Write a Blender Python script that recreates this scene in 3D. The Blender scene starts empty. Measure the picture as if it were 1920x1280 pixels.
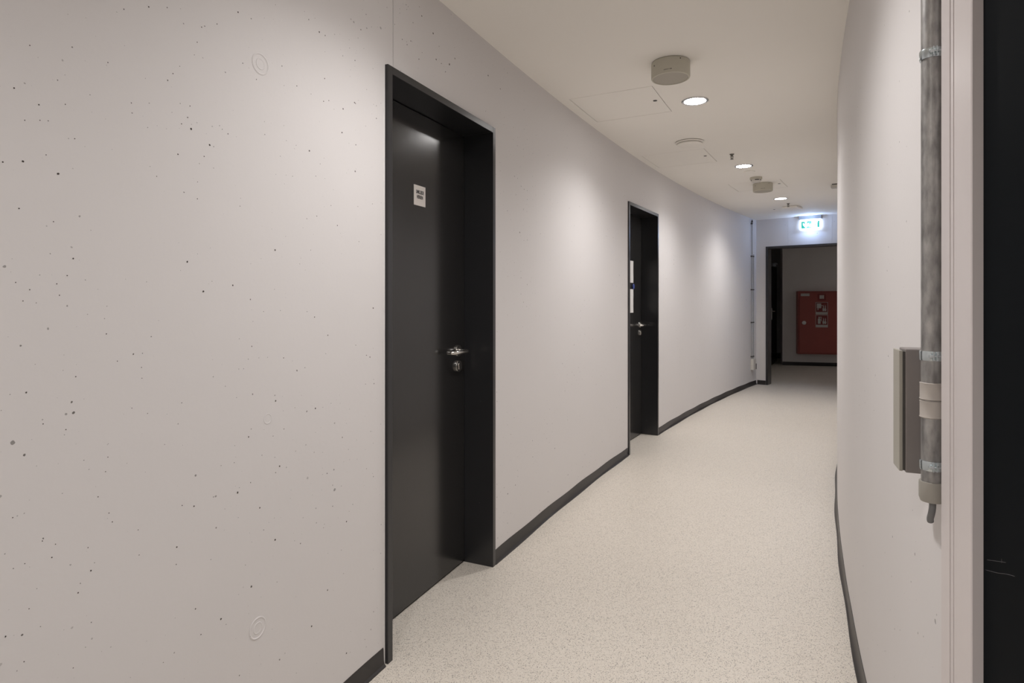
import bpy, bmesh, math, random
from mathutils import Vector, Matrix

S = bpy.context.scene
COL = S.collection
PI = math.pi

# ---------------------------------------------------------------- camera
EYE = 1.32
cam_data = bpy.data.cameras.new('camera')
cam_data.sensor_width = 36.0
cam_data.lens = 1120.0 / 1920.0 * 36.0
cam_data.shift_y = -77.0 / 1920.0
cam_data.clip_start = 0.02
cam_data.clip_end = 100
cam = bpy.data.objects.new('camera', cam_data)
cam.location = (0, 0, EYE)
cam.rotation_euler = (PI / 2, 0, 0)
COL.objects.link(cam)
S.camera = cam

# ---------------------------------------------------------------- world, exposure
world = bpy.data.worlds.new('world')
world.use_nodes = True
world.node_tree.nodes['Background'].inputs[0].default_value = (0.5, 0.5, 0.5, 1)
world.node_tree.nodes['Background'].inputs[1].default_value = 0.0
S.world = world
S.view_settings.view_transform = 'Standard'
S.view_settings.look = 'None'
S.view_settings.exposure = -0.08
S.view_settings.gamma = 1.0
S.view_settings.use_curve_mapping = False
SPOT_W = 88.0            # each ceiling downlight
SPOT_COL = (1.0, 0.973, 0.965)
DISC_E = 65.0
SIGN_E = 3.5

# ---------------------------------------------------------------- the place: two concentric curved walls
CX, CY = 30.673, -11.430
R_OUT = 33.975           # left (concave) wall
R_IN = 32.405            # right (convex) wall
R_MID = 33.205
H_CEIL = 2.585
H_DOOR = 2.167
F_BACK, F_END = 167.0, 142.12


def pol(f, r, z=0.0):
    a = math.radians(f)
    return Vector((CX + r * math.cos(a), CY + r * math.sin(a), z))


# ---------------------------------------------------------------- materials
def new_mat(name):
    m = bpy.data.materials.new(name)
    m.use_nodes = True
    nt = m.node_tree
    return m, nt, nt.nodes['Principled BSDF']


def plain(name, col, rough=0.5, metal=0.0, spec=0.5, noise=0.0, nscale=20.0, bump=0.0):
    m, nt, b = new_mat(name)
    b.inputs['Base Color'].default_value = (*col, 1)
    b.inputs['Roughness'].default_value = rough
    b.inputs['Metallic'].default_value = metal
    b.inputs['Specular IOR Level'].default_value = spec
    if noise or bump:
        tc = nt.nodes.new('ShaderNodeTexCoord')
        n = nt.nodes.new('ShaderNodeTexNoise')
        n.inputs['Scale'].default_value = nscale
        n.inputs['Detail'].default_value = 6
        nt.links.new(tc.outputs['Object'], n.inputs['Vector'])
        if noise:
            mx = nt.nodes.new('ShaderNodeMix')
            mx.data_type = 'RGBA'
            mx.inputs[6].default_value = (*[c * (1 - noise) for c in col], 1)
            mx.inputs[7].default_value = (*[min(1, c * (1 + noise)) for c in col], 1)
            nt.links.new(n.outputs['Fac'], mx.inputs[0])
            nt.links.new(mx.outputs[2], b.inputs['Base Color'])
        if bump:
            bp = nt.nodes.new('ShaderNodeBump')
            bp.inputs['Strength'].default_value = bump
            bp.inputs['Distance'].default_value = 0.002
            nt.links.new(n.outputs['Fac'], bp.inputs['Height'])
            nt.links.new(bp.outputs['Normal'], b.inputs['Normal'])
    return m


def emit(name, col, strength, dark=False):
    m, nt, b = new_mat(name)
    b.inputs['Base Color'].default_value = (*[0.02 if dark else c for c in col], 1)
    b.inputs['Emission Color'].default_value = (*col, 1)
    b.inputs['Emission Strength'].default_value = strength
    return m


def math_node(nt, op, a, b=None, clamp=False):
    n = nt.nodes.new('ShaderNodeMath')
    n.operation = op
    n.use_clamp = clamp
    for i, v in enumerate((a, b)):
        if v is None:
            continue
        if isinstance(v, (int, float)):
            n.inputs[i].default_value = v
        else:
            nt.links.new(v, n.inputs[i])
    return n.outputs[0]


def concrete(name, col, pits=1.0):
    """Painted fair-faced concrete: smooth, with air-bubble pits (UV in metres along the wall)."""
    m, nt, b = new_mat(name)
    uv = nt.nodes.new('ShaderNodeUVMap')
    uv.uv_map = 'UVMap'
    dist = nt.nodes.new('ShaderNodeTexNoise')
    dist.inputs['Scale'].default_value = 160
    nt.links.new(uv.outputs[0], dist.inputs['Vector'])
    wob = nt.nodes.new('ShaderNodeMixRGB')
    wob.blend_type = 'ADD'
    wob.inputs[0].default_value = 0.004
    nt.links.new(uv.outputs[0], wob.inputs[1])
    nt.links.new(dist.outputs['Color'], wob.inputs[2])
    cl = nt.nodes.new('ShaderNodeTexNoise')      # pits come in clusters
    cl.inputs['Scale'].default_value = 1.7
    cl.inputs['Detail'].default_value = 3
    nt.links.new(uv.outputs[0], cl.inputs['Vector'])
    clm = math_node(nt, 'MULTIPLY', math_node(nt, 'SUBTRACT', cl.outputs['Fac'], 0.34), 4.0, True)
    total = None
    for scale, rmax, power in ((9.0, 0.0050, 3.2), (24.0, 0.0031, 2.4), (4.0, 0.0060, 4.0)):
        v = nt.nodes.new('ShaderNodeTexVoronoi')
        v.voronoi_dimensions = '2D'
        v.feature = 'F1'
        v.inputs['Scale'].default_value = scale
        nt.links.new(wob.outputs[0], v.inputs['Vector'])
        sep = nt.nodes.new('ShaderNodeSeparateColor')
        nt.links.new(v.outputs['Color'], sep.inputs[0])
        rad = math_node(nt, 'ADD', math_node(nt, 'MULTIPLY', math_node(nt, 'POWER', sep.outputs[0], power), 0.75), 0.25)
        rad = math_node(nt, 'MULTIPLY', rad, math_node(nt, 'GREATER_THAN', sep.outputs[2], 1 - 0.62 * pits))
        rad = math_node(nt, 'MULTIPLY', rad, rmax * scale)
        rad = math_node(nt, 'MULTIPLY', rad, clm)
        d = math_node(nt, 'SUBTRACT', rad, v.outputs['Distance'])
        k = math_node(nt, 'MULTIPLY', d, 1.0 / (0.0006 * scale), True)
        k = math_node(nt, 'MULTIPLY', k, math_node(nt, 'ADD', math_node(nt, 'MULTIPLY', sep.outputs[1], 0.70), 0.30))
        total = k if total is None else math_node(nt, 'MAXIMUM', total, k)
    big = nt.nodes.new('ShaderNodeTexNoise')
    big.inputs['Scale'].default_value = 2.2
    big.inputs['Detail'].default_value = 5
    nt.links.new(uv.outputs[0], big.inputs['Vector'])
    mx = nt.nodes.new('ShaderNodeMix')
    mx.data_type = 'RGBA'
    mx.inputs[6].default_value = (*[c * 0.975 for c in col], 1)
    mx.inputs[7].default_value = (*[c * 1.02 for c in col], 1)
    nt.links.new(big.outputs['Fac'], mx.inputs[0])
    mp = nt.nodes.new('ShaderNodeMix')
    mp.data_type = 'RGBA'
    mp.inputs[7].default_value = (0.10, 0.09, 0.08, 1)
    nt.links.new(total, mp.inputs[0])
    nt.links.new(mx.outputs[2], mp.inputs[6])
    nt.links.new(mp.outputs[2], b.inputs['Base Color'])
    b.inputs['Roughness'].default_value = 0.6
    b.inputs['Specular IOR Level'].default_value = 0.35
    fine = nt.nodes.new('ShaderNodeTexNoise')
    fine.inputs['Scale'].default_value = 70
    fine.inputs['Detail'].default_value = 5
    nt.links.new(uv.outputs[0], fine.inputs['Vector'])
    bp = nt.nodes.new('ShaderNodeBump')
    bp.inputs['Strength'].default_value = 0.12
    bp.inputs['Distance'].default_value = 0.002
    nt.links.new(fine.outputs['Fac'], bp.inputs['Height'])
    nt.links.new(bp.outputs['Normal'], b.inputs['Normal'])
    return m


def floor_mat():
    m, nt, b = new_mat('speckled_floor')
    tc = nt.nodes.new('ShaderNodeTexCoord')
    base = (0.695, 0.638, 0.562)
    big = nt.nodes.new('ShaderNodeTexNoise')
    big.inputs['Scale'].default_value = 1.3
    big.inputs['Detail'].default_value = 5
    nt.links.new(tc.outputs['Object'], big.inputs['Vector'])
    mx = nt.nodes.new('ShaderNodeMix')
    mx.data_type = 'RGBA'
    mx.inputs[6].default_value = (base[0] * 0.97, base[1] * 0.97, base[2] * 0.97, 1)
    mx.inputs[7].default_value = (base[0] * 1.03, base[1] * 1.03, base[2] * 1.03, 1)
    nt.links.new(big.outputs['Fac'], mx.inputs[0])
    last = mx.outputs[2]
    for scale, lo, rmax, colr, amt in ((360, 0.80, 0.42, (0.24, 0.19, 0.15), 0.60), (240, 0.86, 0.34, (0.11, 0.095, 0.085), 0.75),
                                       (280, 0.78, 0.40, (0.80, 0.77, 0.70), 0.55), (120, 0.90, 0.22, (0.08, 0.07, 0.065), 0.75)):
        v = nt.nodes.new('ShaderNodeTexVoronoi')
        v.voronoi_dimensions = '2D'
        v.inputs['Scale'].default_value = scale
        nt.links.new(tc.outputs['Object'], v.inputs['Vector'])
        sep = nt.nodes.new('ShaderNodeSeparateColor')
        nt.links.new(v.outputs['Color'], sep.inputs[0])
        sel = math_node(nt, 'GREATER_THAN', sep.outputs[0], lo)
        inside = math_node(nt, 'LESS_THAN', v.outputs['Distance'], rmax)
        k = math_node(nt, 'MULTIPLY', math_node(nt, 'MULTIPLY', sel, inside), amt)
        q = nt.nodes.new('ShaderNodeMix')
        q.data_type = 'RGBA'
        q.inputs[7].default_value = (*colr, 1)
        nt.links.new(k, q.inputs[0])
        nt.links.new(last, q.inputs[6])
        last = q.outputs[2]
    nt.links.new(last, b.inputs['Base Color'])
    b.inputs['Roughness'].default_value = 0.42
    b.inputs['Specular IOR Level'].default_value = 0.4
    return m


def galvanised():
    m, nt, b = new_mat('galvanised_steel')
    tc = nt.nodes.new('ShaderNodeTexCoord')
    mp = nt.nodes.new('ShaderNodeMapping')
    mp.inputs['Scale'].default_value = (1, 1, 0.35)
    n = nt.nodes.new('ShaderNodeTexNoise')
    n.inputs['Scale'].default_value = 90
    n.inputs['Detail'].default_value = 6
    nt.links.new(tc.outputs['Object'], mp.inputs[0])
    nt.links.new(mp.outputs[0], n.inputs['Vector'])
    r = nt.nodes.new('ShaderNodeValToRGB')
    r.color_ramp.elements[0].position = 0.3
    r.color_ramp.elements[0].color = (0.26, 0.255, 0.25, 1)
    r.color_ramp.elements[1].position = 0.72
    r.color_ramp.elements[1].color = (0.50, 0.49, 0.475, 1)
    nt.links.new(n.outputs['Fac'], r.inputs[0])
    nt.links.new(r.outputs[0], b.inputs['Base Color'])
    b.inputs['Metallic'].default_value = 0.75
    b.inputs['Roughness'].default_value = 0.42
    return m


def dark_paint(name, col, rough, scratch, spec=0.6):
    """Dark coated steel with a few pale scratches and scuffs."""
    m, nt, b = new_mat(name)
    tc = nt.nodes.new('ShaderNodeTexCoord')
    mp = nt.nodes.new('ShaderNodeMapping')
    mp.inputs['Scale'].default_value = (2, 2, 1)
    mp.inputs['Rotation'].default_value = (0.3, 0.2, 0)
    v = nt.nodes.new('ShaderNodeTexVoronoi')
    v.inputs['Scale'].default_value = 22
    n = nt.nodes.new('ShaderNodeTexNoise')
    n.inputs['Scale'].default_value = 0.8
    nt.links.new(tc.outputs['Object'], mp.inputs[0])
    nt.links.new(mp.outputs[0], v.inputs['Vector'])
    nt.links.new(tc.outputs['Object'], n.inputs['Vector'])
    sep = nt.nodes.new('ShaderNodeSeparateColor')
    nt.links.new(v.outputs['Color'], sep.inputs[0])
    k = math_node(nt, 'MULTIPLY', math_node(nt, 'LESS_THAN', v.outputs['Distance'], 0.07),
                  math_node(nt, 'GREATER_THAN', sep.outputs[0], 1 - scratch))
    sxyz = nt.nodes.new('ShaderNodeSeparateXYZ')
    nt.links.new(tc.outputs['Object'], sxyz.inputs[0])
    low = math_node(nt, 'SUBTRACT', 1.0, math_node(nt, 'MULTIPLY', sxyz.outputs[2], 1.6), True)
    k = math_node(nt, 'MULTIPLY', k, math_node(nt, 'ADD', math_node(nt, 'MULTIPLY', low, 0.5), 0.12))
    q = nt.nodes.new('ShaderNodeMix')
    q.data_type = 'RGBA'
    q.inputs[6].default_value = (*col, 1)
    q.inputs[7].default_value = (0.35, 0.34, 0.32, 1)
    nt.links.new(k, q.inputs[0])
    nt.links.new(q.outputs[2], b.inputs['Base Color'])
    rr = math_node(nt, 'ADD', math_node(nt, 'MULTIPLY', n.outputs['Fac'], 0.04), rough - 0.02)
    nt.links.new(rr, b.inputs['Roughness'])
    b.inputs['Specular IOR Level'].default_value = spec
    return m


M = {
    'wall': concrete('painted_concrete', (0.725, 0.700, 0.692), 1.0),
    'wall_smooth': concrete('painted_concrete_smooth', (0.725, 0.700, 0.692), 0.45),
    'ceiling': plain('ceiling_paint', (0.955, 0.92, 0.86), 0.8, spec=0.2, noise=0.012, nscale=3),
    'panel': plain('ceiling_panel_paint', (0.955, 0.92, 0.86), 0.75, spec=0.2),
    'floor': floor_mat(),
    'pit': plain('pit_shadow', (0.07, 0.06, 0.055), 0.9, spec=0.1),
    'filler': plain('white_filler', (0.74, 0.72, 0.70), 0.7, noise=0.05, nscale=80, bump=0.6),
    'anthracite': dark_paint('anthracite_frame', (0.020, 0.020, 0.022), 0.28, 0.22),
    'leaf': dark_paint('anthracite_leaf', (0.020, 0.0195, 0.0195), 0.20, 0.004),
    'scratch': plain('scratched_metal', (0.05, 0.05, 0.055), 0.5),
    'black_leaf': dark_paint('black_leaf', (0.004, 0.0055, 0.007), 0.6, 0.015, 0.02),
    'white_frame': plain('white_frame_paint', (0.66, 0.61, 0.60), 0.4, noise=0.02, nscale=30),
    'skirting': plain('black_skirting_vinyl', (0.020, 0.017, 0.017), 0.38, noise=0.2, nscale=18),
    'steel': plain('stainless_steel', (0.62, 0.60, 0.57), 0.24, 1.0, noise=0.03, nscale=90),
    'steel_dark': plain('keyhole_dark', (0.03, 0.03, 0.03), 0.5),
    'galv': galvanised(),
    'tube_grey': plain('light_grey_tube', (0.42, 0.42, 0.43), 0.4, noise=0.03, nscale=40),
    'satin': plain('satin_aluminium', (0.80, 0.79, 0.77), 0.4, 0.1, noise=0.02, nscale=40),
    'zinc': plain('bright_zinc', (0.58, 0.64, 0.66), 0.22, 0.9, noise=0.08, nscale=60),
    'pvc': plain('grey_plastic', (0.36, 0.34, 0.30), 0.5, noise=0.03, nscale=25),
    'tape': plain('pale_coupling', (0.50, 0.46, 0.42), 0.35, noise=0.04, nscale=40),
    'cable': plain('grey_cable', (0.17, 0.17, 0.17), 0.5),
    'box': plain('taupe_box_shaded', (0.24, 0.215, 0.205), 0.45, noise=0.03, nscale=20),  # shade on the box side is put into this darker taupe
    'lid': plain('taupe_lid_lit', (0.38, 0.36, 0.31), 0.45, noise=0.03, nscale=20),  # lighter taupe paints the lit front against the shaded body
    'speaker': plain('cream_speaker_housing', (0.58, 0.55, 0.46), 0.55, noise=0.02, nscale=30),
    'grille': plain('speaker_grille', (0.44, 0.41, 0.35), 0.7, noise=0.06, nscale=300),
    'dark_small': plain('dark_fitting', (0.06, 0.055, 0.05), 0.5),
    'brass': plain('sprinkler_metal', (0.16, 0.15, 0.13), 0.35, 0.7),
    'white_plastic': plain('white_plastic', (0.66, 0.63, 0.58), 0.45, noise=0.01, nscale=30),
    'chrome': plain('chrome_ring', (0.55, 0.56, 0.57), 0.2, 1.0, noise=0.02, nscale=30),
    'disc': emit('lamp_diffuser', (1.0, 0.97, 0.95), DISC_E),
    'sign_white': plain('door_sign_white', (0.68, 0.64, 0.60), 0.4, noise=0.02, nscale=60),
    'ink': plain('black_ink', (0.03, 0.03, 0.03), 0.6, noise=0.05, nscale=50),
    'paper': plain('white_paper', (0.78, 0.77, 0.75), 0.7, noise=0.02, nscale=60),
    'blue': plain('blue_sticker', (0.04, 0.07, 0.28), 0.4, noise=0.04, nscale=60),
    'sign_glow': emit('exit_sign_glow', (0.72, 0.84, 1.0), SIGN_E),
    'sign_green': emit('exit_sign_green', (0.0, 0.52, 0.42), 1.1, True),
    'sign_green_dark': emit('exit_sign_figure', (0.02, 0.16, 0.12), 0.8, True),
    'sign_arrow': emit('exit_sign_arrow', (0.9, 1.0, 0.98), 3.0),
    'sign_housing': plain('grey_aluminium', (0.36, 0.38, 0.42), 0.45, 0.2, noise=0.03, nscale=50),
    'red': plain('wine_red_enamel', (0.33, 0.080, 0.068), 0.4, noise=0.05, nscale=8),
    'red_dark': plain('dark_red_field', (0.20, 0.03, 0.03), 0.45, noise=0.05, nscale=20),
    'label_white': plain('label_white', (0.55, 0.52, 0.50), 0.5, noise=0.03, nscale=50),
}


# ---------------------------------------------------------------- mesh helpers
def obj(name, bm, mats, parent=None, uv_arc=None, smooth=False, bevel=0.0):
    me = bpy.data.meshes.new(name)
    bmesh.ops.recalc_face_normals(bm, faces=bm.faces)
    if uv_arc is not None:
        lay = bm.loops.layers.uv.new('UVMap')
        for f in bm.faces:
            for l in f.loops:
                co = l.vert.co
                if uv_arc == 'flat':
                    l[lay].uv = (co.x * 0.8 + co.y * 0.6, co.z)
                else:
                    l[lay].uv = ((math.atan2(co.y - CY, co.x - CX) - 2.62) * -uv_arc, co.z)
    bm.to_mesh(me)
    bm.free()
    if not isinstance(mats, (list, tuple)):
        mats = [mats]
    for k in mats:
        me.materials.append(M[k])
    if smooth:
        for p in me.polygons:
            p.use_smooth = True
        me.set_sharp_from_angle(angle=math.radians(38))
    o = bpy.data.objects.new(name, me)
    COL.objects.link(o)
    if parent is not None:
        o.parent = parent
    if bevel:
        b = o.modifiers.new('bevel', 'BEVEL')
        b.width = bevel
        b.segments = 2
        b.limit_method = 'ANGLE'
    return o


def empty(name, loc=(0, 0, 0), rot=0.0):
    o = bpy.data.objects.new(name, None)
    o.location = loc
    o.rotation_euler = (0, 0, rot)
    o.empty_display_size = 0.1
    COL.objects.link(o)
    return o


def tag(o, label, cat, group=None):
    o['label'] = label
    o['category'] = cat
    if group:
        o['group'] = group
    return o


def structure(o):
    o['kind'] = 'structure'
    return o


def add_grid_box(bm, ring_fn, n, mat=0):
    """Closed bar: ring_fn(i) gives the corner loop at station i, 0..n."""
    rings = [[bm.verts.new(p) for p in ring_fn(i)] for i in range(n + 1)]
    k = len(rings[0])
    for i in range(n):
        for j in range(k):
            f = bm.faces.new((rings[i][j], rings[i][(j + 1) % k], rings[i + 1][(j + 1) % k], rings[i + 1][j]))
            f.material_index = mat
    for r in (rings[0], rings[-1]):
        f = bm.faces.new(r)
        f.material_index = mat


def arc_bar(bm, f0, f1, prof, step=0.15, mat=0, wave=0.0):
    """prof: (radius, z) corners, swept along the curve of the corridor."""
    n = max(1, int(math.ceil(abs(f1 - f0) / step)))
    add_grid_box(bm, lambda i: [pol(f0 + (f1 - f0) * i / n, r + (wave * math.sin((f0 + (f1 - f0) * i / n) * 4.1) if z < 0.02 else 0.0),
                                            z + (0.0022 * math.sin((f0 + (f1 - f0) * i / n) * 6.3 + 1) if wave and z > 0.05 else 0.0)) for r, z in prof], n, mat)


def arc_block(bm, f0, f1, r0, r1, z0, z1, step=0.15, mat=0):
    arc_bar(bm, f0, f1, [(r0, z0), (r1, z0), (r1, z1), (r0, z1)], step, mat)


def box(bm, x0, x1, y0, y1, z0, z1, mat=0, mtx=None):
    r = bmesh.ops.create_cube(bm, size=1.0)
    for v in r['verts']:
        v.co = Vector((x0 + (v.co.x + 0.5) * (x1 - x0), y0 + (v.co.y + 0.5) * (y1 - y0), z0 + (v.co.z + 0.5) * (z1 - z0)))
        if mtx:
            v.co = mtx @ v.co
    for f in {f for v in r['verts'] for f in v.link_faces}:
        f.material_index = mat


def prism(bm, pts, z0, z1, mtx=None, mat=0):
    """Outline pts (x, y) lifted from z0 to z1."""
    a = [bm.verts.new(Vector((x, y, z0))) for x, y in pts]
    b = [bm.verts.new(Vector((x, y, z1))) for x, y in pts]
    n = len(pts)
    fs = [bm.faces.new(a[::-1]), bm.faces.new(b)]
    for i in range(n):
        fs.append(bm.faces.new((a[i], a[(i + 1) % n], b[(i + 1) % n], b[i])))
    for f in fs:
        f.material_index = mat
    if mtx:
        for v in a + b:
            v.co = mtx @ v.co


def lathe(bm, prof, seg=48, mtx=None, mat=0):
    """prof: (radius, z), closed at radius 0 ends."""
    rings = []
    for r, z in prof:
        if r < 1e-6:
            rings.append([bm.verts.new(Vector((0, 0, z)))])
        else:
            rings.append([bm.verts.new(Vector((r * math.cos(2 * PI * i / seg), r * math.sin(2 * PI * i / seg), z))) for i in range(seg)])
    for a, b in zip(rings, rings[1:]):
        for i in range(seg):
            j = (i + 1) % seg
            if len(a) == 1 and len(b) == 1:
                continue
            if len(a) == 1:
                f = bm.faces.new((a[0], b[i], b[j]))
            elif len(b) == 1:
                f = bm.faces.new((a[i], a[j], b[0]))
            else:
                f = bm.faces.new((a[i], a[j], b[j], b[i]))
            f.material_index = mat
    if mtx:
        for ring in rings:
            for v in ring:
                v.co = mtx @ v.co


def tube(bm, pts, rad, seg=16, mat=0, flat=1.0):
    pts = [Vector(p) for p in pts]
    rings = []
    up = None
    for i, p in enumerate(pts):
        d = (pts[min(i + 1, len(pts) - 1)] - pts[max(i - 1, 0)]).normalized()
        if up is None:
            up = Vector((0, 0, 1)) if abs(d.z) < 0.9 else Vector((1, 0, 0))
        s = d.cross(up).normalized()
        up = s.cross(d).normalized()
        r = rad[i] if isinstance(rad, (list, tuple)) else rad
        rings.append([bm.verts.new(p + s * r * math.cos(2 * PI * k / seg) + up * r * flat * math.sin(2 * PI * k / seg)) for k in range(seg)])
    for a, b in zip(rings, rings[1:]):
        for k in range(seg):
            f = bm.faces.new((a[k], a[(k + 1) % seg], b[(k + 1) % seg], b[k]))
            f.material_index = mat
    for r in (rings[0][::-1], rings[-1]):
        bm.faces.new(r).material_index = mat


def smooth_path(ctrl, n=8):
    pts = [Vector(p) for p in ctrl]
    out = []
    for i in range(len(pts) - 1):
        p0, p1, p2, p3 = pts[max(i - 1, 0)], pts[i], pts[i + 1], pts[min(i + 2, len(pts) - 1)]
        for k in range(n):
            t = k / n
            out.append(0.5 * ((2 * p1) + (p2 - p0) * t + (2 * p0 - 5 * p1 + 4 * p2 - p3) * t * t + (3 * p1 - p0 - 3 * p2 + p3) * t ** 3))
    out.append(pts[-1])
    return out


# local frame standing on a wall: x along the wall, y out into the corridor, z up
def arc_frame(f, r, z=0.0, side='right'):
    p = pol(f, r, z)
    a = math.radians(f)
    e = Vector((math.cos(a), math.sin(a), 0))          # away from the centre of the curve
    fwd = Vector((math.sin(a), -math.cos(a), 0))       # deeper into the picture
    out = e if side == 'right' else -e
    x = fwd if side == 'left' else -fwd
    m = Matrix(((x.x, out.x, 0, p.x), (x.y, out.y, 0, p.y), (0, 0, 1, p.z), (0, 0, 0, 1)))
    return m


FACE = Matrix(((1, 0, 0, 0), (0, 0, 1, 0), (0, 1, 0, 0), (0, 0, 0, 1)))   # lathe axis -> wall normal (y)


# ---------------------------------------------------------------- structure
D1 = (156.403, 154.893)
D2 = (150.899, 149.400)
D3 = (157.52, 159.30)      # the near black door in the right wall
JOINT = 156.319

PITS = """158.247,1.566,2.3 158.349,1.577,1.9 158.304,1.69,1.5 157.747,1.732,2.9 157.659,1.706,2.5 157.293,1.462,2.8 157.765,1.412,2.4 157.69,1.342,2.5 157.54,1.359,2.1 158.33,1.796,1.1 158.373,1.708,1.5 157.511,2.075,2.1
157.93,1.976,1.8 158.026,1.945,1.3 157.854,1.995,1.4 157.829,1.848,1.4 157.998,1.749,1.3 157.565,1.748,1.5 157.807,1.663,1.9 157.686,1.674,1.5 157.683,1.995,1.5 156.986,2.152,2.5 156.941,2.152,1.9 156.796,1.947,2.6
156.805,1.868,2.6 156.687,1.984,2 156.685,1.845,2 156.843,1.562,1.9 158.2,1.403,1.6 158.36,1.489,1.5 158.261,1.472,1.2 158.219,1.369,1.2 158.243,1.33,1.2 158.251,1.352,1.2 158.369,1.353,1.1 158.33,1.34,1.1
158.349,1.319,1.1 158.089,1.25,1.3 158.403,1.569,1.4 157.718,1.567,1.5 158.225,1.705,1.2 156.92,1.21,1.9 156.523,1.293,2.8 157.022,1.269,1.8 156.692,2.128,2 157.407,1.92,1.6 157.485,1.947,1.6 156.639,2.245,2.1
156.953,1.943,1.9 156.912,1.953,1.9 157.622,2.016,1.5 157.698,1.989,1.5 157.719,1.947,1.5 158.084,1.818,1.3 157.791,1.737,1.4 157.898,1.601,0.9 157.717,1.608,1 157.048,1.948,1.2 156.945,2.016,1.9 157.149,1.953,1.8
157.235,1.937,1.1 158.344,1.654,1.1 158.277,1.664,0.8 158.301,1.661,0.8 158.195,1.642,0.8 158.283,1.598,1.1 157.154,1.777,1.2 157.259,1.731,1.1 157.178,1.683,1.2 156.895,1.622,1.3 157.05,1.473,1.2 157.259,1.291,1.1
156.98,1.744,1.2 157.609,1.762,1 157.595,1.755,1 157.753,1.786,1.4 157.763,1.757,1.4 158.34,1.149,1.5 158.192,1.168,1.2 157.016,0.988,2.5 157.452,0.955,2.1 157.513,0.817,2.6 157.387,0.753,2.2 157.734,0.823,1.9
157.264,0.848,2.3 157.293,0.645,2.8 156.767,0.59,2.6 157.812,0.742,1.9 158.266,0.825,1.5 158.344,0.832,1.1 158.142,0.769,1.6 158.184,0.735,1.6 157.727,0.573,1.9 157.602,0.512,2.5 157.044,0.327,3 156.922,0.405,2.5
156.767,0.156,2.6 158.396,0.713,1.4 158.332,0.745,1.1 158.346,0.651,1.1 157.504,0.335,1.6 158.377,0.924,1.1 158.08,0.874,1.3 158.068,0.853,1.3 157.701,0.503,1.5 157.238,1.155,1.7 157.124,0.597,1.8 158.118,0.915,1.2
156.926,0.774,1.9 156.587,1.13,2.1 156.554,1.122,2.1 156.685,1.169,1.4 157.641,1.129,1 157.48,1.139,1.1 157.79,1.078,0.9 157.996,1.086,0.9 157.935,1.068,0.9 158.223,1.066,0.8 158.292,1.085,0.8 158.092,0.963,0.8
158.084,0.992,0.8 157.788,0.835,1.4 157.972,0.816,0.9 157.968,0.76,0.9 157.815,0.702,1.4 157.653,0.675,1 157.47,0.617,1.1 157.281,0.523,1.1 156.81,0.506,1.3 156.792,0.425,1.3 156.587,0.737,1.4 156.75,0.826,1.3
157.959,1.172,0.9 157.957,1.148,0.9 158.05,1.191,0.9 157.955,1.203,0.9 157.87,0.491,0.9 158.2,0.59,0.8 158.141,0.663,0.8 157.532,0.898,1 157.601,0.901,1 158.255,0.848,0.8 158.152,0.818,1.2 158.294,0.863,0.8
158.177,0.752,0.8 155.844,2.425,4.1 155.618,2.345,4.3 155.989,2.46,3.2 155.733,2.324,2.5 155.675,2.301,2.6 154.995,2.423,3.9 154.766,2.401,3.1 155.803,2.326,3.3 155.538,2.388,3.5 156.122,2.328,2.3 156.22,2.311,2.3
156.165,2.304,2.3 156.024,2.279,2.4 155.986,2.314,1.6 155.764,2.39,1.7 156.018,2.489,1.6 156.152,2.454,1.5 156.168,2.439,1.5"""


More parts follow.
